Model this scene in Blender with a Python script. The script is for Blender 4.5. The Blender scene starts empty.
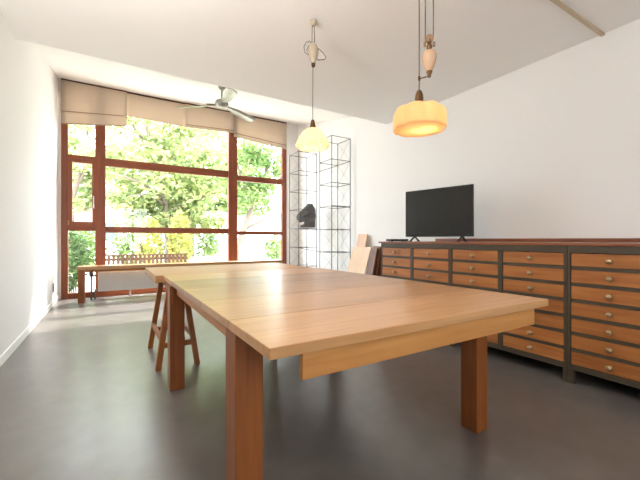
import bpy, bmesh, math, random
from mathutils import Vector, Matrix, Quaternion
random.seed(7)
scn = bpy.context.scene
col = scn.collection
PI = math.pi
V = Vector

# ------------------------------------------------------------------ materials
def lin(r, g, b):
    f = lambda c: ((c/255+0.055)/1.055)**2.4 if c/255 > 0.04045 else c/255/12.92
    return (f(r), f(g), f(b), 1)

def new_mat(name):
    m = bpy.data.materials.new(name); m.use_nodes = True
    nt = m.node_tree; b = nt.nodes['Principled BSDF']
    return m, nt, b

def plain(name, c, rough=0.5, metal=0.0, bump=0.0, scale=60, var=0.06, spec=0.5):
    """solid colour with a little procedural mottling"""
    m, nt, b = new_mat(name)
    tc = nt.nodes.new('ShaderNodeTexCoord')
    n = nt.nodes.new('ShaderNodeTexNoise'); n.inputs['Scale'].default_value = scale; n.inputs['Detail'].default_value = 4
    nt.links.new(tc.outputs['Object'], n.inputs['Vector'])
    r = nt.nodes.new('ShaderNodeMixRGB'); r.blend_type = 'MIX'
    r.inputs[1].default_value = tuple(min(1, v*(1-var)) for v in c[:3])+(1,)
    r.inputs[2].default_value = tuple(min(1, v*(1+var)) for v in c[:3])+(1,)
    nt.links.new(n.outputs['Fac'], r.inputs[0])
    nt.links.new(r.outputs[0], b.inputs['Base Color'])
    b.inputs['Roughness'].default_value = rough; b.inputs['Metallic'].default_value = metal
    b.inputs['Specular IOR Level'].default_value = spec
    if bump:
        bp = nt.nodes.new('ShaderNodeBump'); bp.inputs['Strength'].default_value = bump; bp.inputs['Distance'].default_value = .01
        nt.links.new(n.outputs['Fac'], bp.inputs['Height']); nt.links.new(bp.outputs[0], b.inputs['Normal'])
    return m

def wood(name, c1, c2, axis=0, rough=0.42, fine=38, coarse=5, stretch=14, spec=0.4, tint=0.0):
    """grain stretched along one axis (0 x, 1 y, 2 z)"""
    m, nt, b = new_mat(name)
    tc = nt.nodes.new('ShaderNodeTexCoord')
    oi = nt.nodes.new('ShaderNodeObjectInfo')
    add = nt.nodes.new('ShaderNodeVectorMath'); add.operation = 'ADD'
    sc_ = nt.nodes.new('ShaderNodeVectorMath'); sc_.operation = 'SCALE'
    nt.links.new(oi.outputs['Location'], sc_.inputs[0]); sc_.inputs['Scale'].default_value = 7.3
    nt.links.new(tc.outputs['Object'], add.inputs[0]); nt.links.new(sc_.outputs[0], add.inputs[1])
    mp = nt.nodes.new('ShaderNodeMapping')
    s = [1, 1, 1]; s[axis] = 1/stretch
    mp.inputs['Scale'].default_value = s
    nt.links.new(add.outputs[0], mp.inputs['Vector'])
    n1 = nt.nodes.new('ShaderNodeTexNoise'); n1.inputs['Scale'].default_value = fine; n1.inputs['Detail'].default_value = 6; n1.inputs['Distortion'].default_value = .4
    n2 = nt.nodes.new('ShaderNodeTexNoise'); n2.inputs['Scale'].default_value = coarse; n2.inputs['Detail'].default_value = 3
    nt.links.new(mp.outputs[0], n1.inputs['Vector']); nt.links.new(mp.outputs[0], n2.inputs['Vector'])
    mx = nt.nodes.new('ShaderNodeMath'); mx.operation = 'MULTIPLY_ADD'; mx.inputs[1].default_value = .55
    ml = nt.nodes.new('ShaderNodeMath'); ml.operation = 'MULTIPLY'; ml.inputs[1].default_value = .45
    nt.links.new(n2.outputs['Fac'], ml.inputs[0]); nt.links.new(n1.outputs['Fac'], mx.inputs[0]); nt.links.new(ml.outputs[0], mx.inputs[2])
    cr = nt.nodes.new('ShaderNodeValToRGB')
    cr.color_ramp.elements[0].position = .33; cr.color_ramp.elements[0].color = c2
    cr.color_ramp.elements[1].position = .66; cr.color_ramp.elements[1].color = c1
    nt.links.new(mx.outputs[0], cr.inputs[0])
    out = cr.outputs[0]
    if tint:
        hsv = nt.nodes.new('ShaderNodeHueSaturation')
        wn = nt.nodes.new('ShaderNodeTexWhiteNoise'); nt.links.new(oi.outputs['Location'], wn.inputs['Vector'])
        mr = nt.nodes.new('ShaderNodeMapRange'); mr.inputs['To Min'].default_value = 1-tint; mr.inputs['To Max'].default_value = 1+tint
        nt.links.new(wn.outputs['Value'], mr.inputs[0]); nt.links.new(mr.outputs[0], hsv.inputs['Value'])
        nt.links.new(out, hsv.inputs['Color']); out = hsv.outputs[0]
    nt.links.new(out, b.inputs['Base Color'])
    b.inputs['Roughness'].default_value = rough; b.inputs['Specular IOR Level'].default_value = spec
    bp = nt.nodes.new('ShaderNodeBump'); bp.inputs['Strength'].default_value = .08; bp.inputs['Distance'].default_value = .004
    nt.links.new(n1.outputs['Fac'], bp.inputs['Height']); nt.links.new(bp.outputs[0], b.inputs['Normal'])
    return m

def translucent(name, c, amount=.5, rough=.8, emit=0, var=.12, scale=25, ecol=None):
    m, nt, b = new_mat(name)
    tc = nt.nodes.new('ShaderNodeTexCoord'); n = nt.nodes.new('ShaderNodeTexNoise'); n.inputs['Scale'].default_value = scale
    nt.links.new(tc.outputs['Object'], n.inputs['Vector'])
    r = nt.nodes.new('ShaderNodeMixRGB')
    r.inputs[1].default_value = tuple(v*(1-var) for v in c[:3])+(1,); r.inputs[2].default_value = tuple(min(1, v*(1+var)) for v in c[:3])+(1,)
    nt.links.new(n.outputs['Fac'], r.inputs[0]); nt.links.new(r.outputs[0], b.inputs['Base Color'])
    b.inputs['Roughness'].default_value = rough; b.inputs['Specular IOR Level'].default_value = .15
    t = nt.nodes.new('ShaderNodeBsdfTranslucent'); nt.links.new(r.outputs[0], t.inputs['Color'])
    mix = nt.nodes.new('ShaderNodeMixShader'); mix.inputs[0].default_value = amount
    nt.links.new(b.outputs[0], mix.inputs[1]); nt.links.new(t.outputs[0], mix.inputs[2])
    nt.links.new(mix.outputs[0], nt.nodes['Material Output'].inputs['Surface'])
    if emit:
        b.inputs['Emission Color'].default_value = ecol or c; b.inputs['Emission Strength'].default_value = emit
    return m

LEAF = .84
def leafmat(name, cols, trans=.5):
    """leaf colour varies from leaf to leaf by a random face value"""
    m, nt, b = new_mat(name)
    g = nt.nodes.new('ShaderNodeNewGeometry')
    cr = nt.nodes.new('ShaderNodeValToRGB')
    els = cr.color_ramp.elements
    while len(els) < len(cols): els.new(.5)
    cols = [(c[0]*LEAF, c[1]*LEAF, c[2]*LEAF, 1) for c in cols]
    for i, c in enumerate(cols):
        els[i].position = i/(len(cols)-1); els[i].color = c
    nt.links.new(g.outputs['Random Per Island'], cr.inputs[0])
    nt.links.new(cr.outputs[0], b.inputs['Base Color']); b.inputs['Roughness'].default_value = .55
    t = nt.nodes.new('ShaderNodeBsdfTranslucent'); nt.links.new(cr.outputs[0], t.inputs['Color'])
    mix = nt.nodes.new('ShaderNodeMixShader'); mix.inputs[0].default_value = trans
    nt.links.new(b.outputs[0], mix.inputs[1]); nt.links.new(t.outputs[0], mix.inputs[2])
    nt.links.new(mix.outputs[0], nt.nodes['Material Output'].inputs['Surface'])
    return m

def glassmat(name, c=(1, 1, 1, 1)):
    m, nt, b = new_mat(name)
    nt.nodes.remove(b)
    tr = nt.nodes.new('ShaderNodeBsdfTransparent'); tr.inputs[0].default_value = c
    gl = nt.nodes.new('ShaderNodeBsdfGlossy'); gl.inputs['Roughness'].default_value = .02
    lw = nt.nodes.new('ShaderNodeLayerWeight'); pw = nt.nodes.new('ShaderNodeMath'); pw.operation = 'POWER'; pw.inputs[1].default_value = 5
    fr = nt.nodes.new('ShaderNodeMath'); fr.operation = 'MULTIPLY_ADD'; fr.inputs[1].default_value = .8; fr.inputs[2].default_value = .02
    nt.links.new(lw.outputs['Facing'], pw.inputs[0]); nt.links.new(pw.outputs[0], fr.inputs[0])
    mix = nt.nodes.new('ShaderNodeMixShader')
    nt.links.new(fr.outputs[0], mix.inputs[0]); nt.links.new(tr.outputs[0], mix.inputs[1]); nt.links.new(gl.outputs[0], mix.inputs[2])
    nt.links.new(mix.outputs[0], nt.nodes['Material Output'].inputs['Surface'])
    return m

def floormat():
    m, nt, b = new_mat('polished_floor')
    tc = nt.nodes.new('ShaderNodeTexCoord')
    n1 = nt.nodes.new('ShaderNodeTexNoise'); n1.inputs['Scale'].default_value = 2.2; n1.inputs['Detail'].default_value = 4; n1.inputs['Roughness'].default_value = .5
    n2 = nt.nodes.new('ShaderNodeTexNoise'); n2.inputs['Scale'].default_value = 9; n2.inputs['Detail'].default_value = 2
    for n in (n1, n2): nt.links.new(tc.outputs['Object'], n.inputs['Vector'])
    mx = nt.nodes.new('ShaderNodeMath'); mx.operation = 'MULTIPLY_ADD'; mx.inputs[1].default_value = .4
    ml = nt.nodes.new('ShaderNodeMath'); ml.operation = 'MULTIPLY'; ml.inputs[1].default_value = .6
    nt.links.new(n1.outputs['Fac'], ml.inputs[0]); nt.links.new(n2.outputs['Fac'], mx.inputs[0]); nt.links.new(ml.outputs[0], mx.inputs[2])
    cr = nt.nodes.new('ShaderNodeValToRGB')
    cr.color_ramp.elements[0].position = .3; cr.color_ramp.elements[0].color = FLOOR_A
    cr.color_ramp.elements[1].position = .7; cr.color_ramp.elements[1].color = FLOOR_B
    nt.links.new(mx.outputs[0], cr.inputs[0]); nt.links.new(cr.outputs[0], b.inputs['Base Color'])
    mr = nt.nodes.new('ShaderNodeMapRange'); mr.inputs['To Min'].default_value = .282; mr.inputs['To Max'].default_value = .33
    nt.links.new(n1.outputs['Fac'], mr.inputs[0]); nt.links.new(mr.outputs[0], b.inputs['Roughness'])
    b.inputs['IOR'].default_value = 2.05
    return m
FLOOR_A = lin(92, 86, 82); FLOOR_B = lin(116, 110, 105)

M = dict(
    wall=plain('white_plaster', lin(236, 234, 231), .85, bump=.03, scale=90, var=.01),
    ceil=plain('ceiling_paint', lin(246, 245, 243), .9, scale=40, var=.01),
    base=plain('skirting_paint', lin(238, 236, 232), .5, var=.01),
    floor=floormat(),
    frame_z=wood('window_wood_upright', lin(142, 74, 40), lin(112, 54, 27), 2, .38),
    frame_x=wood('window_wood_rail', lin(142, 74, 40), lin(112, 54, 27), 0, .38),
    dark_x=wood('dark_top_rail', lin(96, 54, 36), lin(70, 38, 26), 0, .5),
    table_x=wood('oiled_beech_boards', lin(186, 140, 94), lin(160, 112, 68), 0, .31, tint=.26, spec=.6),
    table_rail_x=wood('oiled_beech_apron', lin(204, 146, 84), lin(178, 118, 62), 0, .4),
    table_rail_y=wood('oiled_beech_side_rail', lin(190, 126, 66), lin(160, 98, 46), 1, .4),
    leg_z=wood('oiled_beech_leg', lin(146, 84, 38), lin(116, 60, 26), 2, .42),
    trestle_z=wood('trestle_wood', lin(176, 112, 62), lin(146, 86, 44), 2, .45),
    trestle_y=wood('trestle_board', lin(196, 146, 96), lin(170, 116, 70), 0, .4),
    cab_y=wood('drawer_front_wood', lin(180, 116, 62), lin(138, 80, 37), 1, .42, tint=.13, fine=30),
    cab_top=wood('chest_top_wood', lin(146, 86, 54), lin(112, 60, 36), 1, .35),
    cab_frame=plain('chest_frame_paint', lin(66, 54, 38), .55, scale=30, var=.15),
    cab_dark=plain('chest_carcass', lin(52, 44, 34), .7),
    brass=plain('aged_brass_knob', lin(176, 146, 110), .3, .85),
    black=plain('black_plastic', lin(18, 18, 18), .35),
    screen=plain('television_screen', lin(9, 10, 10), .16, spec=.6, var=.01),
    steel=plain('black_steel_rod', lin(92, 92, 94), .45, .5),
    wire=plain('thin_steel_wire', lin(120, 120, 122), .4, .7),
    alu=plain('brushed_aluminium', lin(160, 160, 152), .34, .85, var=.2, scale=9),
    stone=plain('dark_bronze', lin(96, 93, 92), .5, .2, bump=.5, scale=14, var=.35),
    plinth=plain('plaster_plinth', lin(208, 202, 196), .7),
    ply=wood('pale_plywood', lin(232, 204, 174), lin(216, 184, 150), 2, .6, fine=22),
    ply2=wood('pinkish_plywood', lin(226, 192, 164), lin(208, 170, 140), 2, .6, fine=22),
    brownboard=wood('dark_veneer_board', lin(122, 74, 46), lin(86, 48, 30), 2, .5),
    white=plain('white_enamel', lin(236, 234, 230), .35, var=.01),
    valve=plain('valve_metal', lin(120, 116, 108), .35, .7),
    cord=plain('fabric_cord', lin(98, 76, 58), .8),
    cordgrey=plain('grey_cord', lin(120, 112, 104), .7),
    ceramic=plain('cream_ceramic', lin(200, 164, 132), .25, var=.12, scale=12),
    ceramic2=plain('stone_ceramic', lin(180, 164, 142), .35, var=.25, scale=40),
    bronze=plain('dark_brass_fitting', lin(98, 70, 44), .38, .7),
    blind=translucent('linen_blind', lin(208, 192, 174), .3, var=.05, scale=180),
    blindrod=plain('blind_batten', lin(150, 120, 100), .7),
    trackm=plain('beige_track', lin(196, 178, 152), .5),
    glass=glassmat('window_glass'),
    bark=plain('tree_bark', lin(112, 100, 88), .9, bump=.4, scale=18, var=.3),
    leaf1=leafmat('leaves_yellow_green', [lin(112, 136, 82), lin(176, 190, 122), lin(206, 212, 150), lin(142, 164, 106)]),
    leaf2=leafmat('leaves_mid_green', [lin(74, 108, 52), lin(126, 158, 84), lin(168, 186, 116), lin(104, 134, 76)]),
    leaf3=leafmat('leaves_dark_green', [lin(44, 74, 34), lin(74, 104, 50), lin(110, 136, 72), lin(60, 90, 44)], .3),
    leaf4=leafmat('bamboo_leaves', [lin(158, 168, 84), lin(204, 204, 112), lin(222, 214, 138), lin(176, 182, 96)], .5),
    render_w=plain('white_render', lin(232, 230, 226), .9, var=.03, scale=3),
    render_g=plain('pale_grey_render', lin(204, 202, 198), .9, var=.05, scale=3),
    roofm=plain('grey_roof', lin(120, 112, 108), .8),
    dwin=plain('dark_window_glass', lin(96, 104, 108), .15),
    paving=plain('pale_paving', lin(206, 198, 184), .9, scale=5, var=.12),
    fencew=wood('weathered_fence', lin(86, 56, 38), lin(62, 40, 28), 2, .8),
    canvas=plain('pale_canvas_cover', lin(206, 200, 192), .8, scale=20, var=.05),
)
def lampshade(name, c, e, es, trans=.5):
    return translucent(name, c, trans, .7, es, .04, 60, e)
M['shade_drum'] = lampshade('amber_pleated_shade', lin(244, 214, 168), lin(255, 200, 136), .14)
M['shade_petal'] = lampshade('cream_ruffled_shade', lin(248, 238, 208), lin(255, 228, 170), .2)
def bulbmat():
    m, nt, b = new_mat('lit_bulb')
    b.inputs['Emission Color'].default_value = lin(255, 226, 170); b.inputs['Emission Strength'].default_value = 4
    return m
M['bulb'] = bulbmat()
M['pulley'] = plain('brown_pulley', lin(150, 116, 90), .5)

# ------------------------------------------------------------------ mesh builder
class MB:
    def __init__(s): s.bm = bmesh.new()
    def box(s, x0, x1, y0, y1, z0, z1, mtx=None):
        vs = [s.bm.verts.new(V((x, y, z))) for x in (x0, x1) for y in (y0, y1) for z in (z0, z1)]
        if mtx is not None:
            for v in vs: v.co = mtx @ v.co
        for f in ((0, 1, 3, 2), (4, 6, 7, 5), (0, 4, 5, 1), (2, 3, 7, 6), (0, 2, 6, 4), (1, 5, 7, 3)):
            s.bm.faces.new([vs[i] for i in f])
        return s
    def bar(s, a, b, w, h, up=V((0, 0, 1))):
        """rectangular bar from a to b; w across, h along up"""
        a, b = V(a), V(b); d = (b-a).normalized()
        x = d.cross(up)
        if x.length < 1e-4: x = V((1, 0, 0))
        x.normalize(); u = x.cross(d).normalized()
        vs = [s.bm.verts.new(p + x*sx*w/2 + u*su*h/2) for p in (a, b) for sx, su in ((-1, -1), (1, -1), (1, 1), (-1, 1))]
        for f in ((0, 1, 2, 3), (7, 6, 5, 4), (0, 4, 5, 1), (1, 5, 6, 2), (2, 6, 7, 3), (3, 7, 4, 0)):
            s.bm.faces.new([vs[i] for i in f])
        return s
    def tube(s, pts, r, n=8, cap=True):
        pts = [V(p) for p in pts]; rr = r if isinstance(r, (list, tuple)) else [r]*len(pts)
        rings = []
        ref = None
        for i, p in enumerate(pts):
            d = (pts[min(i+1, len(pts)-1)] - pts[max(i-1, 0)]).normalized()
            if ref is None:
                ref = d.orthogonal().normalized()
            ref = (ref - d*ref.dot(d))
            if ref.length < 1e-5: ref = d.orthogonal()
            ref.normalize(); q = d.cross(ref)
            rings.append([s.bm.verts.new(p + (ref*math.cos(2*PI*k/n) + q*math.sin(2*PI*k/n))*rr[i]) for k in range(n)])
        for a, b in zip(rings, rings[1:]):
            for k in range(n): s.bm.faces.new((a[k], a[(k+1) % n], b[(k+1) % n], b[k]))
        if cap:
            s.bm.faces.new(rings[0][::-1]); s.bm.faces.new(rings[-1])
        return s
    def lathe(s, c, prof, n=24, axis='z', fn=None, cap=True):
        """prof: list of (radius, height); fn(angle, k, r, h) -> (r, h) may deform"""
        c = V(c); rings = []
        for k, (r, h) in enumerate(prof):
            ring = []
            for i in range(n):
                a = 2*PI*i/n
                r2, h2 = fn(a, k, r, h) if fn else (r, h)
                p = V((r2*math.cos(a), r2*math.sin(a), h2))
                if axis == 'x': p = V((p.z, p.x, p.y))
                elif axis == '-x': p = V((-p.z, p.x, -p.y))
                ring.append(s.bm.verts.new(c+p))
            rings.append(ring)
        for a, b in zip(rings, rings[1:]):
            for k in range(n): s.bm.faces.new((a[k], a[(k+1) % n], b[(k+1) % n], b[k]))
        if cap:
            s.bm.faces.new(rings[0][::-1]); s.bm.faces.new(rings[-1])
        return s
    def prism(s, poly, axis, t0, t1):
        """extrude a polygon; axis 0: poly in (y,z); 1: (x,z); 2: (x,y)"""
        def mk(p, t):
            return V((t, p[0], p[1])) if axis == 0 else V((p[0], t, p[1])) if axis == 1 else V((p[0], p[1], t))
        a = [s.bm.verts.new(mk(p, t0)) for p in poly]; b = [s.bm.verts.new(mk(p, t1)) for p in poly]
        n = len(poly)
        s.bm.faces.new(a); s.bm.faces.new(b[::-1])
        for i in range(n): s.bm.faces.new((a[i], b[i], b[(i+1) % n], a[(i+1) % n]))
        return s
    def build(s, name, mat, parent=None, bevel=0, smooth=False, solid=0, origin=None):
        bm = s.bm
        bmesh.ops.recalc_face_normals(bm, faces=bm.faces)
        off = V(origin) if origin is not None else V((0, 0, 0))
        p = parent; base = V((0, 0, 0))
        while p is not None:
            base += p.location; p = p.parent
        bmesh.ops.translate(bm, verts=bm.verts, vec=-(base+off))
        me = bpy.data.meshes.new(name); bm.to_mesh(me); bm.free()
        if smooth:
            for f in me.polygons: f.use_smooth = True
        me.materials.append(mat)
        o = bpy.data.objects.new(name, me); col.objects.link(o)
        o.location = off
        if parent is not None: o.parent = parent
        if solid:
            md = o.modifiers.new('thick', 'SOLIDIFY'); md.thickness = solid; md.offset = 0
        if bevel:
            md = o.modifiers.new('edge', 'BEVEL'); md.width = bevel; md.segments = 2; md.limit_method = 'ANGLE'
        return o

def tag(o, label, cat, group=None):
    o['label'] = label; o['category'] = cat
    if group: o['group'] = group
    return o
def thing(name, loc, label, cat, group=None):
    o = bpy.data.objects.new(name, None); col.objects.link(o); o.location = loc; o.empty_display_size = .1
    return tag(o, label, cat, group)
def struct(o): o['kind'] = 'structure'; return o
def box(*a, **k): return MB().box(*a, **k)
def copy_part(o, parent, dloc):
    c = o.copy(); col.objects.link(c); c.parent = parent; c.location = o.location + V(dloc)
    return c

XL, XR, YB, YR = -.81, 4.04, 7.73, -2.6
ZC = 3.055

# ------------------------------------------------------------------ room
struct(box(XL-.2, XR+.2, YR-.2, YB+.16, -.2, 0).build('floor', M['floor']))
struct(box(XL-.2, XL, YR-.2, YB+.16, 0, 4.3).build('wall_left', M['wall']))
struct(box(XR, XR+.2, YR-.2, YB+.16, 0, 4.3).build('wall_right', M['wall']))
bw = MB()
bw.box(3.715, XR, YB-.01, YB+.16, 0, 4.02); bw.box(XL, -.765, YB-.01, YB+.16, 0, 4.02)
struct(bw.build('wall_back', M['wall']))
rw = MB()
rw.box(XL, XR, YR-.2, YR, 2.6, 3.06); rw.box(XL, XL+1.0, YR-.2, YR, 0, 2.6); rw.box(XR-2.5, XR, YR-.2, YR, 0, 2.6); rw.box(XL+1.0, XR-2.5, YR-.2, YR, 0, .8)
struct(rw.build('wall_rear', M['wall']))
struct(MB().prism([(YR-.2, ZC), (4.45, ZC), (4.45, 3.27), (YB+.2, 4.02), (YB+.2, 4.3), (YR-.2, 4.3)], 0, XL-.2, XR+.2).build('ceiling', M['ceil']))
struct(box(XL, XL+.014, YR, YB-.02, 0, .085).build('baseboard_left', M['base'], bevel=.004))
struct(box(XR-.014, XR, YR, YB-.02, 0, .085).build('baseboard_right', M['base'], bevel=.004))
# added rear window, unseen behind the camera, brings in fill daylight
w2 = MB()
for x in (XL+1.0, (XL+XR)/2-.79, XR-2.58): w2.box(x, x+.08, YR-.14, YR-.06, .8, 2.6)
for z in (.8, 2.52): w2.box(XL+1.0, XR-2.5, YR-.14, YR-.06, z, z+.08)
w2o = struct(w2.build('added_rear_window', M['frame_z']))
box(XL+1.08, XR-2.58, YR-.103, YR-.097, .88, 2.52).build('pane', M['glass'], w2o)

# ------------------------------------------------------------------ big window
F0, F1 = YB-.03, YB+.07
root = bpy.data.objects.new('window_1', None); col.objects.link(root); root.location = (1.47, YB, 0); struct(root)
fz, fx = M['frame_z'], M['frame_x']
fr = MB(); fr.box(-.765, -.665, F0, F1, 0, 3.93); fr.box(3.60, 3.715, F0, F1, 0, 3.93)
fr.build('jamb', fz, root, .004)
box(-.765, 3.715, F0-.01, F1, 3.93, 3.985).build('top_rail', M['dark_x'], root, .004)
box(-.665, 3.60, F0, F1, 0, .10).build('sill_rail', fx, root, .004)
box(-.25, -.085, F0-.025, F1, .10, 3.93).build('mullion', fz, root, .005)
box(2.265, 2.465, F0-.025, F1, .10, 3.93).build('mullion', fz, root, .005)
def rail(x0, x1, z0, z1): return box(x0, x1, F0+.01, F1-.01, z0, z1).build('transom', fx, root, .004)
rail(-.665, -.25, 2.53, 2.63); rail(-.665, -.25, 1.24, 1.36)
rail(-.085, 2.265, 2.48, 2.63); rail(-.085, 2.265, 1.21, 1.325)
rail(2.465, 3.60, 2.43, 2.56); rail(2.465, 3.60, 1.19, 1.275)
# opening casement
sash = MB(); S0, S1 = F0-.03, F1-.03
sash.box(-.66, -.60, S0, S1, 1.33, 2.56); sash.box(-.30, -.245, S0, S1, 1.33, 2.56)
sash.box(-.60, -.30, S0, S1, 1.33, 1.41); sash.box(-.60, -.30, S0, S1, 2.49, 2.56)
so = sash.build('casement_sash', fz, root, .004)
hd = MB(); hd.box(-.285, -.262, S0-.012, S0, 1.66, 1.74); hd.bar((-.273, S0-.035, 1.70), (-.273, S0-.035, 1.88), .016, .016, V((0, 1, 0))); hd.tube([(-.273, S0, 1.70), (-.273, S0-.04, 1.70)], .009)
hd.build('window_handle', M['white'], so, .003)
hg = MB(); hg.tube([(-.655, S0-.008, 1.345), (-.655, S0-.008, 1.43)], .009); hg.build('hinge', M['brass'], so)
pane_rects = [(-.665, -.25, .10, 1.24), (-.60, -.30, 1.41, 2.49), (-.665, -.25, 2.63, 3.93), (-.085, 2.265, .10, 1.21), (-.085, 2.265, 1.325, 2.48), (-.085, 2.265, 2.63, 3.93), (2.465, 3.60, .10, 1.19), (2.465, 3.60, 1.275, 2.43), (2.465, 3.60, 2.56, 3.93)]
for x0, x1, z0, z1 in pane_rects:
    box(x0, x1, YB+.018, YB+.024, z0, z1).build('pane', M['glass'], root)

# ------------------------------------------------------------------ roman blinds
def blind(x0, x1, ztop, zbot, folds, flap, label, y=F0-.035, zl=None):
    zl = zbot if zl is None else zl
    t = thing('roman_blind', ((x0+x1)/2, y, ztop), label, 'blind', None)
    # softly folded cloth: profile in (y,z) swept along x
    prof = []
    n = 36
    for i in range(n+1):
        k = i/n; z = ztop + (zbot-ztop)*k
        yy = y - .012*math.sin(k*PI)
        for (zf, dep) in folds:
            dz = z-zf
            if 0 <= dz < .16: yy -= dep*(1-dz/.16)
        prof.append((yy, z))
    b = MB()
    nx = 12; grid = []
    for (yy, z) in prof:
        grid.append([b.bm.verts.new((x0+(x1-x0)*j/nx, yy+.003*math.sin(j*1.9+z*5), z-.006*math.sin(PI*j/nx) + (zl-zbot)*(1-j/nx)*(ztop-z)/(ztop-zbot))) for j in range(nx+1)])
    for r0, r1 in zip(grid, grid[1:]):
        for j in range(nx): b.bm.faces.new((r0[j], r0[j+1], r1[j+1], r1[j]))
    b.build('blind_fabric', M['blind'], t, smooth=True, solid=.004)
    box(x0, x1, y+.001, y+.018, ztop, ztop+.035).build('head_rail', M['dark_x'], t, .003)
    for (zf, dep) in folds:
        MB().bar((x0+.01, y-dep-.016, zf-.002+(zl-zbot)*(ztop-zf)/(ztop-zbot)), (x1-.01, y-dep-.016, zf-.002), .012, .012).build('batten', M['blindrod'], t)
    MB().bar((x0, y-.004, zl-.004), (x1, y-.004, zbot-.004), .016, .016).build('hem_bar', M['blindrod'] if flap else M['blind'], t)
    return t
blind(-.76, .262, 3.93, 3.28, [(3.455, .03)], True, 'leftmost beige roman blind, pulled down lowest over the narrow casement panes', zl=3.15, y=F0-.066)
blind(.252, 1.345, 3.93, 3.465, [], False, 'beige roman blind second from the left, raised above the wide pane', zl=3.50, y=F0-.024)
blind(1.335, 2.372, 3.93, 3.495, [(3.53, .012)], False, 'beige roman blind behind the ceiling fan, third from the left', zl=3.45, y=F0-.066)
blind(2.378, 3.69, 3.93, 3.31, [(3.39, .015)], False, 'rightmost beige roman blind, next to the open-frame towers', zl=3.42)

# ------------------------------------------------------------------ bench + radiator under the window
t = thing('window_bench', (1.4, 7.2, 0), 'long low wooden window bench along the panes, above the white radiator', 'bench')
box(-.49, 3.3, 7.04, 7.38, .56, .62).build('bench_top', M['table_x'], t, .004)
box(-.475, -.385, 7.05, 7.37, 0, .56).build('leg', M['leg_z'], t, .004)
box(3.19, 3.28, 7.05, 7.37, 0, .56).build('leg', M['leg_z'], t, .004)
box(-.385, 3.19, 7.33, 7.36, .50, .56).build('back_rail', M['table_rail_x'], t, .003)
t = thing('radiator', (1.3, 7.5, 0), 'white ribbed panel radiator under the window bench', 'radiator')
r = MB()
r.box(-.2, 2.9, 7.44, 7.455, .13, .50); r.box(-.2, 2.9, 7.50, 7.515, .13, .50)
k = -.17
while k < 2.88:
    r.box(k, k+.03, 7.428, 7.44, .15, .48); k += .052
r.build('radiator_panel', M['white'], t, .003)
box(-.2, 2.9, 7.44, 7.515, .498, .512).build('top_grille', M['white'], t)
for x in (.3, 1.4, 2.5):
    box(x, x+.03, 7.46, 7.49, 0, .13).build('foot', M['white'], t)
vm = MB(); vm.tube([(-.2, 7.46, .43), (-.285, 7.44, .43), (-.30, 7.42, .40), (-.30, 7.42, .36)], .018); vm.lathe((-.30, 7.41, .41), [(.016, 0), (.034, .01), (.036, .08), (.028, .10), (.006, .105)], 14)
vm.build('valve', M['valve'], t, smooth=True)
pm = MB(); pm.tube([(-.30, 7.42, .37), (-.30, 7.42, 0)], .014); pm.tube([(-.2, 7.47, .17), (-.24, 7.45, .17), (-.245, 7.44, .13), (-.245, 7.44, 0)], .014)
pm.build('pipe', M['valve'], t, smooth=True)

# ------------------------------------------------------------------ dining / work table
TZ = .78
t = thing('work_table', (1.115, 2.0, 0), 'large oiled wooden extending table in the middle of the grey floor', 'table')
xs0, xs1 = .373, 1.882
edges = [.88, 1.27, 1.73, 2.20, 2.67, 3.125]
for y0, y1 in zip(edges, edges[1:]):
    box(xs0, xs1, y0+.0011, y1-.0011, TZ-.034, TZ).build('tabletop_board', M['table_x'], t, .0025, origin=((xs0+xs1)/2 - 1.115, (y0+y1)/2 - 2.0, TZ))
box(.487, 1.785, .90, .923, .661, TZ-.034).build('apron', M['table_rail_x'], t, .002)
box(.49, 1.785, 2.86, 2.883, .665, TZ-.034).build('apron', M['table_rail_x'], t, .002)
box(.40, .425, 1.36, 2.62, .685, TZ-.034).build('side_rail', M['table_rail_y'], t, .002)
box(1.795, 1.82, 1.30, 2.62, .685, TZ-.034).build('side_rail', M['table_rail_y'], t, .002)
for (x0, y0, wx, wy) in ((.387, 1.228, .108, .128), (1.735, 1.178, .098, .104), (.358, 2.64, .10, .124), (1.735, 2.62, .098, .104)):
    box(x0, x0+wx, y0, y0+wy, 0, TZ-.034).build('leg', M['leg_z'], t, .004, origin=(x0-1.115, y0-2.0, 0))

# second board on trestles, butted against the far end of the table
t = tag(box(.315, 1.85, 3.135, 4.12, TZ-.062, TZ).build('trestle_tabletop', M['trestle_y'], None, .003, origin=(1.08, 3.6, TZ-.062)), 'thick wooden board on trestles, butted to the far end of the big table', 'table board')
def trestle(cx, label):
    t = thing('sawhorse', (cx, 3.45, 0), label, 'trestle', 'trestles under the far board')
    zt = TZ-.062
    box(cx-.045, cx+.045, 3.16, 3.80, zt-.085, zt).build('head_beam', M['trestle_z'], t, .004)
    for sy in (3.10+.06, 3.78):
        for sx in (-1, 1):
            a = V((cx+sx*.155, sy+(-.03 if sy < 3.4 else .03), 0)); b = V((cx+sx*.02+sx*.035, sy+(.03 if sy < 3.4 else -.03), zt-.01))
            m = MB(); m.bar(a, b, .045, .05, V((0, 1, 0)))
            for v in m.bm.verts:
                if v.co.z < .03: v.co.z = 0
            m.build('leg', M['trestle_z'], t, .003)
        box(cx-.135, cx+.135, sy-.035, sy-.01, .17, .215).build('cross_rail', M['trestle_z'], t, .002)
    for sx in (-1, 1):
        m = MB(); m.bar((cx+sx*.128, 3.15, .235), (cx+sx*.128, 3.80, .235), .025, .045); m.build('stretcher', M['trestle_z'], t, .002)
    return t
trestle(.49, 'wooden trestle with splayed legs behind the table leg at the left')
trestle(1.52, 'wooden trestle under the right half of the far board, behind the big table')

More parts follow.
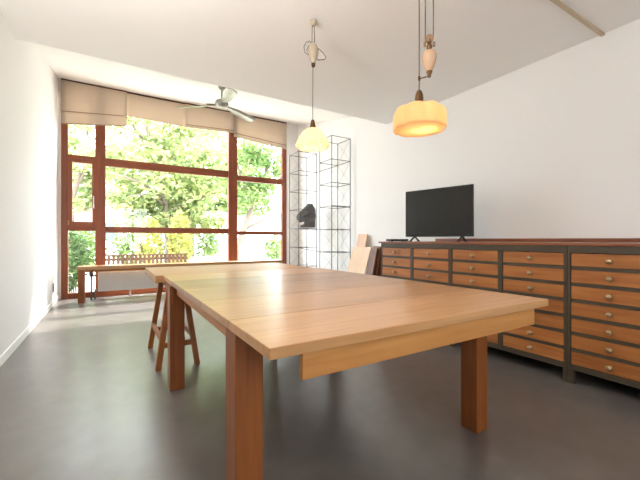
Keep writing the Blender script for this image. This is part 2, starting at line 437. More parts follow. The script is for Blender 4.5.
# ------------------------------------------------------------------ plan chests
X0 = 2.94; PITCH = .5225
def chest(y_far, ncol, name, label):
    y_near = y_far - ncol*PITCH
    t = thing(name, (X0+.53, (y_far+y_near)/2, 0), label, 'chest of drawers', 'low plan chests along the right wall')
    cy = (y_far+y_near)/2
    # carcass with open front: back, sides, bottom
    c = MB(); XBk = 4.0
    c.box(X0+.02, XBk, y_near+.002, y_near+.022, .11, 1.034); c.box(X0+.02, XBk, y_far-.022, y_far-.002, .11, 1.034)
    c.box(XBk-.015, XBk, y_near+.022, y_far-.022, .11, 1.034); c.box(X0+.02, XBk-.015, y_near+.022, y_far-.022, .11, .13)
    c.build('carcass', M['cab_dark'], t)
    # face frame: beam, bottom rail, stiles, row rails as one welded front
    f = MB()
    f.box(X0-.004, X0+.02, y_near+.001, y_far-.001, .981, 1.034)
    f.box(X0-.004, X0+.02, y_near+.001, y_far-.001, .108, .149)
    for i in range(ncol+1):
        y = y_near + i*PITCH
        w = .02
        f.box(X0-.006, X0+.02, max(y-w, y_near+.001), min(y+w, y_far-.001), .108, .9815)
    for k in range(1, 7):
        z = .9795 - k*.1218
        f.box(X0-.002, X0+.02, y_near+.02, y_far-.02, z-.001, z+.0235)
    f.build('face_frame', M['cab_frame'], t, .002)
    for i in range(0, ncol+1, 2 if ncol > 2 else 1):
        y = y_near + i*PITCH
        y = min(max(y, y_near+.0185), y_far-.0185)
        for x in (X0+.005, 3.92):
            box(x, x+.04, y-.017, y+.017, 0, .112).build('foot', M['cab_frame'], t, .003)
    # drawers
    d0 = k0 = None
    for i in range(ncol):
        for j in range(7):
            zc = .930 - j*.1218; yc = y_near + (i+.5)*PITCH
            if d0 is None:
                h = .047; w = PITCH/2-.024
                m = MB(); m.box(X0-.003, X0+.016, yc-w, yc+w, zc-h, zc+h)
                m.box(X0+.016, X0+.60, yc-w+.01, yc+w-.01, zc-h+.006, zc+h-.012)
                d0 = m.build('drawer', M['cab_y'], t, .002, origin=(X0-(X0+.53), yc-cy, zc)); ref = d0
                kb = MB(); kb.lathe((X0-.003, yc, zc), [(.014, 0), (.014, .003), (.007, .006), (.007, .016), (.016, .022), (.020, .030), (.016, .037), (.004, .040)], 14, '-x')
                k0 = kb.build('knob', M['brass'], d0, smooth=True)
            else:
                d = d0.copy(); col.objects.link(d); d.parent = t
                d.location = (X0-(X0+.53), yc-cy, zc)
                kk = k0.copy(); col.objects.link(kk); kk.parent = d
    return t
YF = 3.335
chest(YF, 4, 'drawer_chest', 'long low dark-framed chest with four columns of wooden drawers, under the television')
YJ = YF-4*PITCH
chest(YJ, 2, 'drawer_chest', 'dark-framed drawer chest at the right picture edge, nearest the camera')
t = thing('chest_worktop', (3.5, (YF+YJ-2*PITCH)/2, 1.034), 'continuous reddish wooden top lying across the drawer chests', 'worktop')
yn = YJ-2*PITCH
box(X0-.012, 4.03, yn-.01, YF+.04, 1.034, 1.054).build('top_board', M['cab_top'], t, .003)
tag(box(3.995, 4.036, yn-.01, YF+.04, 1.0545, 1.092).build('back_board', M['cab_top'], None, .003, origin=(4.015, 1.7, 1.0545)), 'narrow reddish upstand board along the wall at the back of the chest top', 'board')

# ------------------------------------------------------------------ television
P0, P1 = V((3.42, 3.40-.09, 0)), V((3.585, 2.485-.0, 0))
P0 = V((3.405, 3.375, 0)); P1 = V((3.585, 2.485, 0))
ux = (P1-P0).normalized(); nrm = V((ux.y, -ux.x, 0))
if nrm.x > 0: nrm = -nrm
C0 = (P0+P1)/2; W = (P1-P0).length
Mt = Matrix(((ux.x, -nrm.x, 0, C0.x), (ux.y, -nrm.y, 0, C0.y), (0, 0, 1, 0), (0, 0, 0, 1)))  # local x along screen, y away from viewer
t = thing('television', (C0.x, C0.y, 1.054), 'black flat-screen television standing on the drawer chest top', 'television')
tb = MB(); tb.box(-W/2, W/2, 0, .03, 1.115, 1.725, Mt); tb.box(-W/2+.12, W/2-.12, .03, .065, 1.16, 1.55, Mt)
tb.build('housing', M['black'], t, .004)
box(-W/2+.012, W/2-.012, -.0025, .001, 1.14, 1.713, mtx=Mt).build('screen', M['screen'], t)
for sx in (-.32, .32):
    f = MB(); f.bar(Mt @ V((sx, .015, 1.12)), Mt @ V((sx, -.09, 1.06)), .022, .012); f.bar(Mt @ V((sx, .015, 1.12)), Mt @ V((sx, .11, 1.06)), .022, .012)
    f.box(sx-.013, sx+.013, -.105, -.07, 1.054, 1.066, Mt); f.box(sx-.013, sx+.013, .09, .125, 1.054, 1.066, Mt)
    f.build('foot', M['black'], t)
t = thing('soundbar', (3.32, 3.27, 1.054), 'long flat black bar lying at the far end of the chest top', 'soundbar')
box(3.0, 3.31, 3.225, 3.315, 1.058, 1.086).build('case', M['black'], t, .004)
for x in (3.03, 3.25): box(x, x+.03, 3.24, 3.30, 1.054, 1.059).build('foot', M['black'], t)

# ------------------------------------------------------------------ open steel rack towers
def tower(x0, y0, s, ztop, pitch, label, thick=None, shelf=None):
    t = thing('rack_tower', (x0+s/2, y0+s/2, 0), label, 'rack')
    r = .0065
    for x in (x0, x0+s):
        for y in (y0, y0+s):
            box(x-r, x+r, y-r, y+r, 0, ztop).build('post', M['steel'], t)
    z = ztop; lv = []
    while z > .05:
        m = MB(); q = r*.85
        m.box(x0, x0+s, y0-q, y0+q, z-2*q, z); m.box(x0, x0+s, y0+s-q, y0+s+q, z-2*q, z)
        m.box(x0-q, x0+q, y0, y0+s, z-2*q, z); m.box(x0+s-q, x0+s+q, y0, y0+s, z-2*q, z)
        m.build('frame_ring', M['steel'], t)
        lv.append(z); z -= pitch
    for a, b in zip(lv, lv[1:]):
        m = MB(); w = .0022
        m.tube([(x0+s, y0, a), (x0+s, y0+s, b)], w, 5); m.tube([(x0+s, y0+s, a), (x0+s, y0, b)], w, 5)
        m.tube([(x0, y0+s, a), (x0+s, y0+s, b)], w, 5); m.tube([(x0+s, y0+s, a), (x0, y0+s, b)], w, 5)
        m.build('cross_brace', M['wire'], t)
    if thick is not None:
        box(x0, x0+s, y0-.012, y0+.03, thick, thick+.022).build('cross_bar', M['steel'], t)
    if shelf is not None:
        box(x0-.004, x0+s+.004, y0-.004, y0+s+.004, shelf, shelf+.012).build('shelf', M['wire'], t)
    return t
tower(3.54, 5.40, .43, 3.04, .44, 'taller black steel frame tower by the right wall, cross-braced and empty', thick=1.70)
tower(3.37, 6.40, .435, 2.94, .405, 'black steel frame tower beside the window, holding the dark sculpture', shelf=1.30)
m = MB()
for z0, z1, xa, xb in ((2.535, 2.60, 3.805, 3.97), (1.31, 1.28, 3.37, 3.54), (.91, .84, 3.37, 3.54)):
    m.bar((xa, 6.392, z0-.006), (xb, 5.838, z1-.006), .012, .012)
tag(m.build('tie_bar', M['steel'], None), 'thin black steel bars tying the two frame towers together', 'bar')

# sculpture on the left tower's shelf: a bent, folded dark form on a pale plinth
t = thing('sculpture', (3.55, 6.52, 1.312), 'dark angular bronze sculpture on the frame tower shelf', 'sculpture')
SC = V((3.60, 6.50, 1.312))
uu = V((.8545, -.5195, 0))     # across the view, so the folded arm reads sideways
def sp(a, z, b=0): q = SC + uu*a + V((.5195, .8545, 0))*b; return (q.x, q.y, SC.z+z)
vv = V((.5195, .8545, 0))
m = MB()
def slab(poly, b0, b1):
    n = len(poly); A = [m.bm.verts.new(sp(a, z, b0)) for a, z in poly]; B = [m.bm.verts.new(sp(a, z, b1)) for a, z in poly]
    m.bm.faces.new(A); m.bm.faces.new(B[::-1])
    for k in range(n): m.bm.faces.new((A[k], B[k], B[(k+1) % n], A[(k+1) % n]))
slab([(-.03, .03), (.20, .03), (.21, .30), (.19, .44), (.13, .53), (.05, .50), (.0, .32), (-.05, .20)], -.10, .09)       # upright mass
slab([(.14, .53), (.06, .545), (-.08, .42), (-.20, .28), (-.20, .20), (-.13, .13), (-.06, .16), (-.05, .25), (.06, .36)], -.08, .07)   # folded slab
slab([(-.13, .03), (.05, .03), (.05, .10), (-.11, .085)], -.10, .08)
slab([(-.08, .24), (.06, .30), (.10, .35), (.05, .35), (-.07, .28)], -.14, -.06)
so_ = m.build('body', M['stone'], t)
rm = so_.modifiers.new('cast', 'REMESH'); rm.mode = 'VOXEL'; rm.voxel_size = .016; rm.use_smooth_shade = True
tx = bpy.data.textures.new('hammered', 'CLOUDS'); tx.noise_scale = .09
dm = so_.modifiers.new('hammered', 'DISPLACE'); dm.texture = tx; dm.strength = .035; dm.mid_level = .5
sm_ = so_.modifiers.new('soft', 'SMOOTH'); sm_.iterations = 3; sm_.factor = .5
b = MB()
Mq = Matrix(((uu.x, vv.x, 0, SC.x), (uu.y, vv.y, 0, SC.y), (0, 0, 1, SC.z), (0, 0, 0, 1)))
b.box(-.17, .17, -.09, .09, 0, .03, Mq); b.box(-.19, -.10, -.06, .06, .03, .09, Mq)
b.build('plinth', M['plinth'], t, .006)

# ------------------------------------------------------------------ leaning boards between tower and chest
def lean_board(name, y0, y1, xb, xt, h, th, mat, label, group=None):
    """board with its foot at x=xb on the floor, top leaning to x=xt"""
    m = MB(); d = V((xt-xb, 0, h)).normalized(); n = V((-d.z, 0, d.x)) if False else V((d.z, 0, -d.x))
    L = V((xt-xb, 0, h)).length
    a = V((xb, 0, 0))
    cs = [a, a+d*L, a+d*L+n*th, a+n*th]
    lo = min(c.z for c in cs)
    m.prism([(c.x, c.z-lo) for c in cs], 1, y0, y1)
    return tag(m.build(name, mat, None, .002, origin=(xb, (y0+y1)/2, 0)), label, 'board', group)
lean_board('plywood_sheet', 4.68, 5.20, 3.60, 3.89, .94, .018, M['ply'], 'wide pale plywood sheet leaning in front beside the drawer chest')
lean_board('plywood_sheet', 4.90, 5.17, 3.72, 3.985, 1.18, .015, M['ply2'], 'narrow taller pinkish board leaning behind the wide pale sheet')
bs = [(4.50, 4.665, 3.66, 3.875, .93, 'dark brown veneer board nearest the wide pale sheet, leaning'),
      (4.47, 4.66, 3.735, 3.925, .96, 'dark brown veneer board in the middle of the leaning trio'),
      (4.43, 4.65, 3.81, 3.975, .92, 'dark brown veneer board closest to the wall and chest, leaning')]
for y0, y1, xb, xt, h, lb in bs:
    lean_board('veneer_board', y0, y1, xb, xt, h, .022, M['brownboard'], lb, 'dark boards beside the chest')

# ------------------------------------------------------------------ ceiling track, socket
tag(box(1.9, XR-.001, 1.395, 1.428, ZC-.022, ZC).build('ceiling_track', M['trackm'], None, .003), 'beige cable track strip running across the ceiling to the right wall', 'track')
t = thing('wall_socket', (XL, 7.09, .285), 'small double socket low on the left white wall', 'socket')
box(XL, XL+.012, 7.05, 7.13, .22, .36).build('plate', M['cordgrey'], t, .003)
sk = MB()
for z in (.255, .325): sk.lathe((XL+.012, 7.09, z), [(.022, 0), (.022, .003), (.014, .003)], 16, 'x')
sk.build('outlet', M['white'], t)

# ------------------------------------------------------------------ ceiling fan
FX, FY = 1.49, 5.42; FZ = 3.205
zc = 3.27+(FY-4.45)*(.75/3.48)
t = thing('ceiling_fan', (FX, FY, zc), 'three-bladed silver ceiling fan hanging before the window blinds', 'fan')
MB().lathe((FX, FY, 0), [(.05, zc+.012), (.055, zc-.02), (.03, zc-.05), (.016, zc-.055)], 20).build('canopy', M['alu'], t, smooth=True)
MB().tube([(FX, FY, zc-.05), (FX, FY, FZ+.05)], .013, 10).build('rod', M['alu'], t, smooth=True)
MB().lathe((FX, FY, FZ), [(.02, .085), (.05, .07), (.095, .045), (.105, .0), (.09, -.035), (.05, -.055), (.015, -.06)], 28).build('motor', M['alu'], t, smooth=True)
for dg in (178, 58, -62):
    # angle measured in the camera's frame, turned into the room's
    a = math.radians(dg - 31.3)
    d = V((math.cos(a), math.sin(a), 0)); q = V((-d.y, d.x, 0))
    c = V((FX, FY, FZ-.01))
    b = MB(); prof = [(.10, .02), (.16, .025), (.21, .05), (.28, .062), (.50, .07), (.66, .074), (.70, .06), (.72, .02)]
    top = []; 
    for k, (rr, w) in enumerate(prof):
        tw = -.27
        z = -.04*rr/.72
        l = c + d*rr - q*w + V((0, 0, -w*tw + z)); r_ = c + d*rr + q*w + V((0, 0, w*tw + z)); mid = c + d*rr + V((0, 0, .008+z))
        top.append([b.bm.verts.new(p) for p in (l, mid, r_)])
    for r0, r1 in zip(top, top[1:]):
        for j in range(2): b.bm.faces.new((r0[j], r0[j+1], r1[j+1], r1[j]))
    bo = b.build('blade', M['alu'], t, smooth=True, solid=.006)
    ir = MB(); ir.bar(c+d*.07+V((0, 0, .006)), c+d*.24+V((0, 0, .012)), .045, .010); ir.build('blade_arm', M['alu'], bo)

# ------------------------------------------------------------------ pendant lamps
def point_light(name, loc, power, r, c):
    l = bpy.data.lights.new(name, 'POINT'); l.energy = power; l.shadow_soft_size = r; l.color = c
    o = bpy.data.objects.new(name, l); col.objects.link(o); o.location = loc; return o
def pendant_far():
    x, y = 1.562, 2.685
    t = thing('pendant_lamp', (x, y, ZC), 'cream ruffled glass pendant lamp with coiled cords, hanging farther off toward the window', 'lamp')
    MB().lathe((x, y, 0), [(.03, ZC), (.032, ZC-.012), (.02, ZC-.045), (.008, ZC-.05)], 18).build('ceiling_rose', M['ceramic2'], t, smooth=True)
    m = MB()
    m.tube([(x-.012, y, ZC-.04), (x-.014, y, 2.86)], .0035, 6); m.tube([(x+.012, y, ZC-.04), (x+.014, y, 2.86)], .0035, 6)
    m.tube([(x-.004, y, 2.66), (x-.006, y, 2.14)], .0032, 6)
    m.build('cord', M['cord'], t)
    # looping cord arms at either side of the counterweight
    lp = MB()
    ex = V((.8545, -.5195, 0)); o = V((x, y, 0))
    def P(a, z): q = o+ex*a; return (q.x, q.y, z)
    lp.tube([P(0, 2.83), P(-.03, 2.87), P(-.065, 2.86), P(-.085, 2.82), P(-.075, 2.77), P(-.045, 2.745), P(-.06, 2.79), P(-.04, 2.83), P(-.01, 2.84)], .004, 6)
    lp.tube([P(.01, 2.82), P(.05, 2.80), P(.09, 2.765), P(.115, 2.725), P(.10, 2.705), P(.05, 2.70), P(.02, 2.715)], .004, 6)
    lp.build('cord_loop', M['cordgrey'], t, smooth=True)
    MB().lathe((x, y, 0), [(.006, 2.655), (.016, 2.665), (.024, 2.69), (.040, 2.73), (.049, 2.775), (.042, 2.815), (.024, 2.845), (.012, 2.86), (.005, 2.862)], 24).build('counterweight', M['ceramic2'], t, smooth=True)
    MB().lathe((x, y, 0), [(.010, 2.635), (.017, 2.645), (.018, 2.668), (.012, 2.672)], 16).build('weight_cap', M['bronze'], t, smooth=True)
    MB().lathe((x-.006, y, 0), [(.004, 2.165), (.014, 2.155), (.02, 2.125), (.026, 2.10), (.03, 2.085)], 20).build('lamp_holder', M['bronze'], t, smooth=True)
    cx = x-.006
    # ruffled shade
    def ruf(a, k, r, h):
        w = [0, .02, .05, .08, .10, .12, .14][k]
        return r*(1+w*math.cos(12*a)+.03*math.sin(31*a+k*1.7)), h + (.012*math.cos(12*a) if k >= 5 else 0)
    MB().lathe((cx, y, 0), [(.028, 2.082), (.060, 2.066), (.094, 2.034), (.116, 1.996), (.130, 1.955), (.135, 1.922), (.131, 1.903)], 144, fn=ruf, cap=False).build('shade', M['shade_petal'], t, smooth=True, solid=.004)
    MB().lathe((cx, y, 0), [(.008, 2.07), (.02, 2.05), (.03, 2.01), (.022, 1.98), (.005, 1.972)], 18).build('bulb', M['bulb'], t, smooth=True)
    l = point_light('bulb_light', (0, 0, 0), LAMP, .03, (1, .84, .62)); l.parent = t; l.location = (-.006, 0, 1.93-ZC)
def pendant_near():
    D = 2.25
    # drum lamp
    t0 = .2885; x = .8545*t0*D+.5195*D; y = .8545*D-.5195*t0*D
    t = thing('pendant_lamp', (x, y, ZC), 'amber scalloped drum pendant lamp with cream ceramic counterweight, nearest the camera', 'lamp')
    ex = V((.8545, -.5195, 0)); o = V((x, y, 0))
    def P(a, z): q = o+ex*a; return V((q.x, q.y, z))
    wx = .066
    q = P(wx*.5, 0)
    MB().lathe((q.x, q.y, 0), [(.06, ZC), (.062, ZC-.015), (.04, ZC-.05), (.012, ZC-.055)], 20).build('ceiling_rose', M['bronze'], t, smooth=True)
    m = MB(); m.tube([P(.0, ZC-.04), P(0, 2.038)], .0042, 6); m.tube([P(wx-.026, ZC-.03), P(wx-.026, 2.393)], .0042, 6); m.tube([P(wx+.026, ZC-.03), P(wx+.026, 2.393)], .0042, 6)
    m.build('cord', M['cord'], t)
    p = P(wx, 0)
    pu = MB(); cpt = P(wx, 2.393)
    pu.tube([cpt-V((.5195, .8545, 0))*.011, cpt+V((.5195, .8545, 0))*.011], .026, 20)
    pu.bar(P(wx-.030, 2.373), P(wx-.030, 2.343), .012, .012); pu.bar(P(wx+.030, 2.373), P(wx+.030, 2.343), .012, .012)
    pu.build('pulley', M['pulley'], t)
    MB().lathe((p.x, p.y, 0), [(.008, 2.315), (.016, 2.322), (.017, 2.343), (.012, 2.358), (.012, 2.388), (.006, 2.394)], 14).build('pulley_bracket', M['bronze'], t, smooth=True)
    MB().lathe((p.x, p.y, 0), [(.010, 2.175), (.020, 2.182), (.028, 2.202), (.038, 2.232), (.045, 2.262), (.046, 2.285), (.038, 2.305), (.024, 2.315), (.006, 2.32)], 24).build('counterweight', M['ceramic'], t, smooth=True)
    MB().lathe((p.x, p.y, 0), [(.004, 2.138), (.01, 2.144), (.013, 2.16), (.020, 2.174), (.018, 2.186)], 16).build('weight_cap', M['bronze'], t, smooth=True)
    hk = MB(); hk.tube([P(wx, 2.15), P(wx*.5, 2.14), P(0, 2.132)], .004, 6); hk.tube([P(0, 2.12), P(0, 2.146)], .008, 8)
    hk.build('hook', M['bronze'], t, smooth=True)
    MB().lathe((x, y, 0), [(.006, 2.056), (.016, 2.049), (.024, 2.026), (.027, 2.001), (.025, 1.981), (.034, 1.969), (.036, 1.956), (.05, 1.949)], 22).build('lamp_holder', M['bronze'], t, smooth=True)
    # eight-lobed drum: domed top then near-vertical side
    def lobe(a, k, r, h):
        w = [0, .015, .03, .05, .055, .05, .045][k]
        s = abs(math.cos(4*(a+.2)))
        return r*(1 - w + w*1.6*s), h - (.006*(1-s) if 1 <= k <= 3 else 0)
    MB().lathe((x, y, 0), [(.040, 1.955), (.09, 1.947), (.138, 1.933), (.157, 1.916), (.163, 1.878), (.163, 1.813), (.160, 1.796)], 128, fn=lobe, cap=False).build('shade', M['shade_drum'], t, smooth=True, solid=.003)
    df = MB(); df.lathe((x, y, 0), [(.004, 1.804), (.08, 1.803), (.155, 1.804)], 48, cap=False); df.build('diffuser', M['shade_petal'], t, smooth=True, solid=.002)
    MB().lathe((x, y, 0), [(.008, 1.943), (.02, 1.928), (.03, 1.888), (.022, 1.853), (.005, 1.843)], 18).build('bulb', M['bulb'], t, smooth=True)
    l = point_light('bulb_light', (0, 0, 0), LAMP, .03, (1, .8, .56)); l.parent = t; l.location = (0.05, 0, 1.878-ZC)
LAMP = .8
pendant_far(); pendant_near()
def fill_torchiere(x, y, power, label):
    """added floor uplighter, out of view, washing the ceiling with fill light"""
    t = thing('added_uplighter', (x, y, 0), label, 'lamp', 'added fill uplighters out of view')
    MB().lathe((x, y, 0), [(.15, 0), (.15, .015), (.12, .028), (.02, .04)], 28).build('base', M['bronze'], t, smooth=True)
    MB().tube([(x, y, .035), (x, y, 1.74)], .012, 10).build('pole', M['bronze'], t, smooth=True)
    MB().lathe((x, y, 0), [(.02, 1.72), (.10, 1.75), (.17, 1.81), (.20, 1.88)], 28, cap=False).build('lamp_bowl', M['white'], t, smooth=True, solid=.004)
    MB().lathe((x, y, 0), [(.01, 1.76), (.05, 1.78), (.055, 1.82), (.03, 1.85), (.004, 1.86)], 18).build('bulb', M['bulb'], t, smooth=True)
    l = bpy.data.lights.new('fill_uplight', 'AREA'); l.shape = 'DISK'; l.size = .36; l.energy = power; l.color = (1, .96, .92)
    o = bpy.data.objects.new('fill_uplight', l); col.objects.link(o); o.parent = t; o.location = (0, 0, 1.87); o.rotation_euler = (PI, 0, 0)
fill_torchiere(-.58, 1.5, 44, 'added tall uplighter for fill light, unseen by the left wall'); fill_torchiere(2.4, -1.4, 3, 'added tall uplighter for fill light, unseen behind the camera')  # both lamps are added out of view to brighten the ceiling and walls

# ------------------------------------------------------------------ garden beyond the window
GZ = -.12
struct(box(-14, 26, YB+.16, 40, GZ-.1, GZ).build('ground', M['paving']))
def leaf_cloud(m, c, rad, n, size, rng, flat=1.0, shell=.35):
    for _ in range(n):
        while True:
            p = V((rng.uniform(-1, 1), rng.uniform(-1, 1), rng.uniform(-1, 1)))
            if shell < p.length < 1: break
        p = V((p.x*rad[0], p.y*rad[1], p.z*rad[2])) + V(c)
        s = size*rng.uniform(.6, 1.3)
        u = V((rng.gauss(0, 1), rng.gauss(0, 1), rng.gauss(0, .6))).normalized(); w = u.orthogonal().normalized()
        w = (w*math.cos(rng.uniform(0, 6.28)) + u.cross(w)*math.sin(rng.uniform(0, 6.28))).normalized()
        vs = [m.bm.verts.new(p+u*s), m.bm.verts.new(p+w*s*.45+u*s*.1), m.bm.verts.new(p-u*s), m.bm.verts.new(p-w*s*.45+u*s*.1)]
        m.bm.faces.new(vs)
def build_leaves(m, name, mat, parent):
    bm = m.bm; base = V((0, 0, 0)); p = parent
    while p is not None: base += p.location; p = p.parent
    bmesh.ops.translate(bm, verts=bm.verts, vec=-base)
    me = bpy.data.meshes.new(name); bm.to_mesh(me); bm.free(); me.materials.append(mat)
    o = bpy.data.objects.new(name, me); col.objects.link(o); o.parent = parent
    return o
def tree(name, base, trunk, branches, clouds, lmat, size, label, seed):
    rng = random.Random(seed)
    t = thing(name, (base[0], base[1], GZ), label, 'tree')
    m = MB()
    m.tube([p[:3] for p in trunk], [p[3] for p in trunk], 9)
    for br in branches: m.tube([p[:3] for p in br], [p[3] for p in br], 7)
    m.build('trunk', M['bark'], t, smooth=True)
    lm = MB()
    for c, rad, n in clouds: leaf_cloud(lm, c, rad, n, size, rng)
    build_leaves(lm, 'foliage', lmat, t)
    return t
def clumps(seed, c, rad, n, r, per):
    rng = random.Random(seed); out = []
    for _ in range(n):
        while True:
            p = V((rng.uniform(-1, 1), rng.uniform(-1, 1), rng.uniform(-1, 1)))
            if p.length < 1: break
        q = V(c) + V((p.x*rad[0], p.y*rad[1], p.z*rad[2])); k = r*rng.uniform(.7, 1.25)
        out.append((tuple(q), (k*1.25, k, k*.75), int(per*rng.uniform(.7, 1.3))))
    return out
tree('garden_tree', (1.9, 14), [(1.9, 14, GZ, .16), (1.85, 14, 1.4, .14), (1.7, 14, 2.6, .12), (1.3, 14.1, 4.2, .09), (1.0, 14, 6.0, .05)],
     [[(1.8, 14, 2.0, .09), (2.6, 13.6, 2.6, .06), (3.6, 13.2, 2.9, .03)], [(1.7, 14, 2.6, .08), (.9, 13.6, 3.1, .05), (.0, 13.3, 3.3, .03)],
      [(1.5, 14, 3.4, .07), (2.2, 13.6, 4.3, .05), (3.0, 13.3, 5.4, .03)], [(1.2, 14, 4.4, .06), (.4, 13.6, 5.4, .03), (.0, 13.4, 6.3, .02)],
      [(1.75, 14, 2.3, .07), (1.2, 13.4, 2.7, .045), (.5, 13.0, 2.5, .02)]],
     clumps(11, (2.0, 14, 4.2), (2.7, 1.5, 2.5), 84, .58, 120) + clumps(17, (1.9, 14.2, 1.75), (2.1, .7, .45), 20, .45, 90),
     M['leaf1'], .13, 'yellow-green leafy tree with forking branches outside the wide middle pane', 1)
tree('garden_tree', (3.4, 10.9), [(3.4, 10.9, GZ, .11), (3.52, 10.9, .9, .10), (3.95, 10.9, 2.0, .085), (4.4, 10.9, 3.0, .06), (4.6, 10.8, 4.2, .03)],
     [[(3.7, 10.9, 1.4, .06), (4.4, 10.8, 1.75, .04), (5.1, 10.7, 2.0, .025)], [(4.05, 10.9, 2.2, .06), (3.6, 10.8, 3.0, .04), (3.35, 10.7, 3.8, .025)], [(4.2, 10.9, 2.6, .05), (4.9, 10.7, 3.1, .035), (5.3, 10.6, 3.9, .02)]],
     clumps(12, (4.3, 10.9, 3.3), (1.2, .7, 1.45), 40, .40, 105),
     M['leaf2'], .09, 'green tree with a slanting forked trunk outside the right panes', 2)
tree('garden_tree', (4.8, 25), [(4.8, 25, GZ, .24), (4.7, 25, 4, .18), (4.6, 25, 8, .08)], [[(4.7, 25, 4, .1), (6.0, 24.8, 6, .05)], [(4.7, 25, 4.4, .1), (3.2, 24.8, 6.4, .05)]],
     clumps(13, (5.4, 25, 5.6), (4.4, 2.0, 3.9), 90, 1.0, 95),
     M['leaf2'], .24, 'broad mid-green tree standing behind the two nearer garden trees', 3)
tree('garden_tree', (-1.4, 18.5), [(-1.4, 18.5, GZ, .14), (-1.5, 18.5, 2.6, .11), (-1.0, 18.5, 4.6, .07), (-.8, 18.5, 6.8, .03)], [[(-1.4, 18.5, 3.0, .07), (-2.4, 18.3, 4.1, .03)], [(-1.2, 18.5, 3.6, .07), (-.5, 18.3, 5.1, .03)], [(-1.1, 18.5, 2.4, .05), (.1, 18.3, 2.7, .02)]],
     clumps(14, (-1.0, 18.5, 4.6), (1.6, 1.1, 2.6), 40, .58, 90),
     M['leaf1'], .16, 'thin airy tree seen through the narrow casement pane at the left', 4)
# clipped dark bush close to the left lower pane
t = thing('garden_bush', (-.78, 9.35, GZ), 'dense dark green bush right outside the lower left pane', 'bush')
lm = MB(); rng = random.Random(9)
leaf_cloud(lm, (-.85, 9.35, .62), (.44, .42, .72), 2600, .05, rng, shell=.55); build_leaves(lm, 'foliage', M['leaf3'], t)
m = MB()
for k in range(5): m.tube([(-.8+.03*k, 9.35, GZ), (-1.0+.1*k, 9.3+.04*k, .6), (-1.05+.13*k, 9.3, 1.0)], [.015, .01, .005], 5)
m.build('stem', M['bark'], t)
# bamboo clumps
for i, (bx, by, n, h, lb) in enumerate([(1.1, 12.75, 900, 1.7, 'yellow-green bamboo clump left of centre behind the low fence'),
                               (2.05, 12.7, 1100, 1.9, 'yellow-green bamboo clump in the middle of the wide lower pane'),
                               (3.0, 12.8, 500, 1.3, 'greener bamboo clump beside the white garden house')]):
    t = thing('bamboo_clump', (bx, by, GZ), lb, 'bamboo', 'bamboo behind the fence')
    rng = random.Random(20+i); lm = MB()
    leaf_cloud(lm, (bx, by, h*.5), (.42, .36, h*.6), n, .085, rng, shell=.1); build_leaves(lm, 'foliage', M['leaf4'] if i < 2 else M['leaf2'], t)
    m = MB()
    for k in range(9):
        a = rng.uniform(-.35, .35); m.tube([(bx+a*.6, by+rng.uniform(-.2, .2), GZ), (bx+a*1.3, by, h*1.05)], [.014, .006], 5)
    m.build('cane', M['bark'], t)
# low slatted fence
t = thing('garden_fence', (1.0, 11.6, GZ), 'low brown slatted fence across the garden beyond the bench', 'fence')
m = MB(); x = -.2
while x < 2.1:
    m.box(x, x+.07, 11.6, 11.62, GZ, .60); x += .115
m.build('slat', M['fencew'], t)
m = MB(); m.box(-.2, 2.1, 11.62, 11.66, .46, .53); m.box(-.2, 2.1, 11.62, 11.66, .0, .07); m.box(-.22, 2.12, 11.585, 11.66, .60, .635); m.build('rail', M['fencew'], t)
# shrubs along the back of the garden
for i, (bx, by, rx, rz, lb) in enumerate([(-.9, 16.6, .8, 1.0, 'mid-green shrub at the back of the garden seen through the lower left panes'), (.75, 16.4, .75, 1.05, 'loose green shrub behind the left end of the low fence'),
                              (2.45, 16.5, .8, 1.15, 'bushy green shrub behind the middle of the low fence')]):
    t = thing('garden_shrub', (bx, by, GZ), lb, 'bush')
    lm = MB(); rng = random.Random(60+i)
    leaf_cloud(lm, (bx, by, rz*.75), (rx, .6, rz), int(1500*rx*rz), .10, rng, shell=.3); build_leaves(lm, 'foliage', M['leaf2'], t)
    MB().tube([(bx, by, GZ), (bx+.03, by, rz)], [.03, .015], 6).build('stem', M['bark'], t)
# covered garden furniture
t = thing('furniture_cover', (2.3, 9.6, GZ), 'pale canvas cover draped over garden furniture outside the wide pane', 'cover')
m = MB(); m.lathe((2.3, 9.6, GZ), [(.68, 0), (.67, .2), (.63, .42), (.52, .60), (.34, .70), (.12, .74), (.02, .745)], 36, fn=lambda a, k, r, h: (r*(1+.03*math.cos(9*a)), h))
m.build('cloth', M['canvas'], t, smooth=True)
m = MB(); m.tube([(2.3+.46*math.cos(a), 9.6+.46*math.sin(a), GZ+.655) for a in [i*PI/12 for i in range(25)]], .008, 5); m.build('seam', M['blindrod'], t)
# white garden house
t = thing('garden_house', (6.6, 17.5, GZ), 'low white garden house behind the slanting tree', 'house')
box(4.0, 9.6, 17, 20, GZ, 2.3).build('wall', M['render_w'], t)
box(3.85, 9.75, 16.8, 20.2, 2.3, 2.45).build('roof', M['roofm'], t)
for x0, x1 in ((4.15, 4.5), (6.2, 7.1)):
    fo = MB(); fo.box(x0-.06, x1+.06, 16.96, 17.0, .48, 1.36); f_ = fo.build('window', M['white'], t)
    for xa, xb in ((x0, (x0+x1)/2-.03), ((x0+x1)/2+.03, x1)):
        box(xa, xb, 16.945, 16.965, .55, 1.28).build('window_glass', M['dwin'], f_)
# shrubs in front of the house
t = thing('round_shrub', (5.9, 13.4, GZ), 'grey-green rounded shrub at the far right of the garden', 'bush')
lm = MB(); leaf_cloud(lm, (6.0, 13.4, .5), (.55, .5, .75), 800, .09, random.Random(41)); build_leaves(lm, 'foliage', M['leaf2'], t)
MB().tube([(6, 13.4, GZ), (6, 13.4, .7)], .03, 6).build('stem', M['bark'], t)
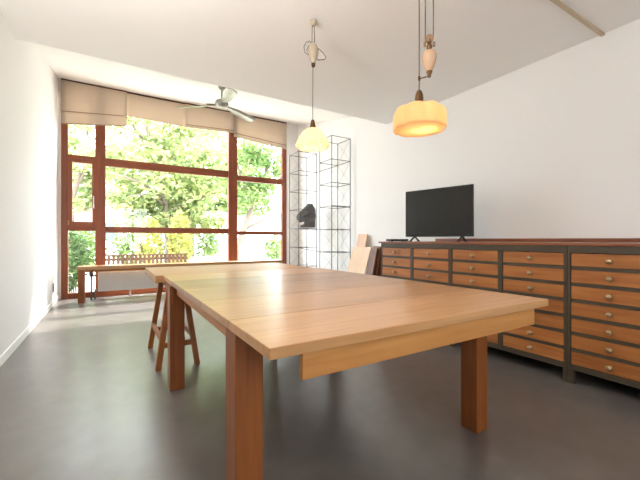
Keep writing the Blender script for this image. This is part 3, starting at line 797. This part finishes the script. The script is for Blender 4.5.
# pale apartment block far behind
t = thing('apartment_building', (-3, 30, GZ), 'pale grey apartment block far behind the left garden trees', 'building')
box(-9, 1.2, 30, 36, GZ, 7.5).build('wall', M['render_g'], t)
box(-9.2, 1.4, 29.8, 36.2, 7.5, 7.8).build('roof', M['roofm'], t)
for i in range(5):
    for z in (1.0, 3.6, 5.6):
        x0 = -8+i*1.9
        box(x0, x0+1.0, 29.95, 30.0, z, z+1.3).build('window', M['dwin'], t)

# ------------------------------------------------------------------ light
w = bpy.data.worlds.new('daylight'); scn.world = w; w.use_nodes = True
bg = w.node_tree.nodes['Background']; bg.inputs[0].default_value = (.86, .94, 1, 1); bg.inputs[1].default_value = 8.4
sun = bpy.data.lights.new('sun', 'SUN'); sun.energy = 5; sun.angle = math.radians(3); sun.color = (1, .95, .86)
so = bpy.data.objects.new('sun', sun); col.objects.link(so)
sd = V((-.36, -.62, -.85)).normalized()
so.rotation_euler = sd.to_track_quat('-Z', 'Y').to_euler()
def portal(name, loc, rot, sx, sy):
    l = bpy.data.lights.new(name, 'AREA'); l.shape = 'RECTANGLE'; l.size = sx; l.size_y = sy; l.cycles.is_portal = True
    o = bpy.data.objects.new(name, l); col.objects.link(o); o.location = loc; o.rotation_euler = rot
portal('window_portal', (1.47, YB+.3, 1.97), (math.radians(-90), 0, 0), 4.5, 3.95)
portal('rear_portal', (.865, YR-.25, 1.7), (math.radians(90), 0, 0), 1.35, 1.85)

# ------------------------------------------------------------------ camera
cam = bpy.data.cameras.new('camera'); co = bpy.data.objects.new('camera', cam); col.objects.link(co)
cam.sensor_width = 36; cam.lens = 344/640*36; cam.clip_start = .05; cam.clip_end = 200
cam.shift_y = -.5/640
co.location = (0, 0, 1.08); co.rotation_euler = (math.radians(90), 0, math.radians(-31.3))
scn.camera = co
vs = scn.view_settings
vs.view_transform = 'Standard'; vs.look = 'None'; vs.gamma = 1; vs.use_curve_mapping = False; vs.exposure = .78
scn.cycles.use_denoising = True; scn.cycles.denoiser = 'OPENIMAGEDENOISE'; scn.cycles.denoising_input_passes = 'RGB_ALBEDO_NORMAL'; scn.cycles.denoising_prefilter = 'ACCURATE'
for k in ('lit_bulb', 'amber_pleated_shade', 'cream_ruffled_shade'): bpy.data.materials[k].cycles.emission_sampling = 'NONE'
scn.cycles.max_bounces = 10; scn.cycles.diffuse_bounces = 6; scn.cycles.transparent_max_bounces = 16
scn.cycles.sample_clamp_indirect = 5; scn.cycles.caustics_reflective = False; scn.cycles.caustics_refractive = False
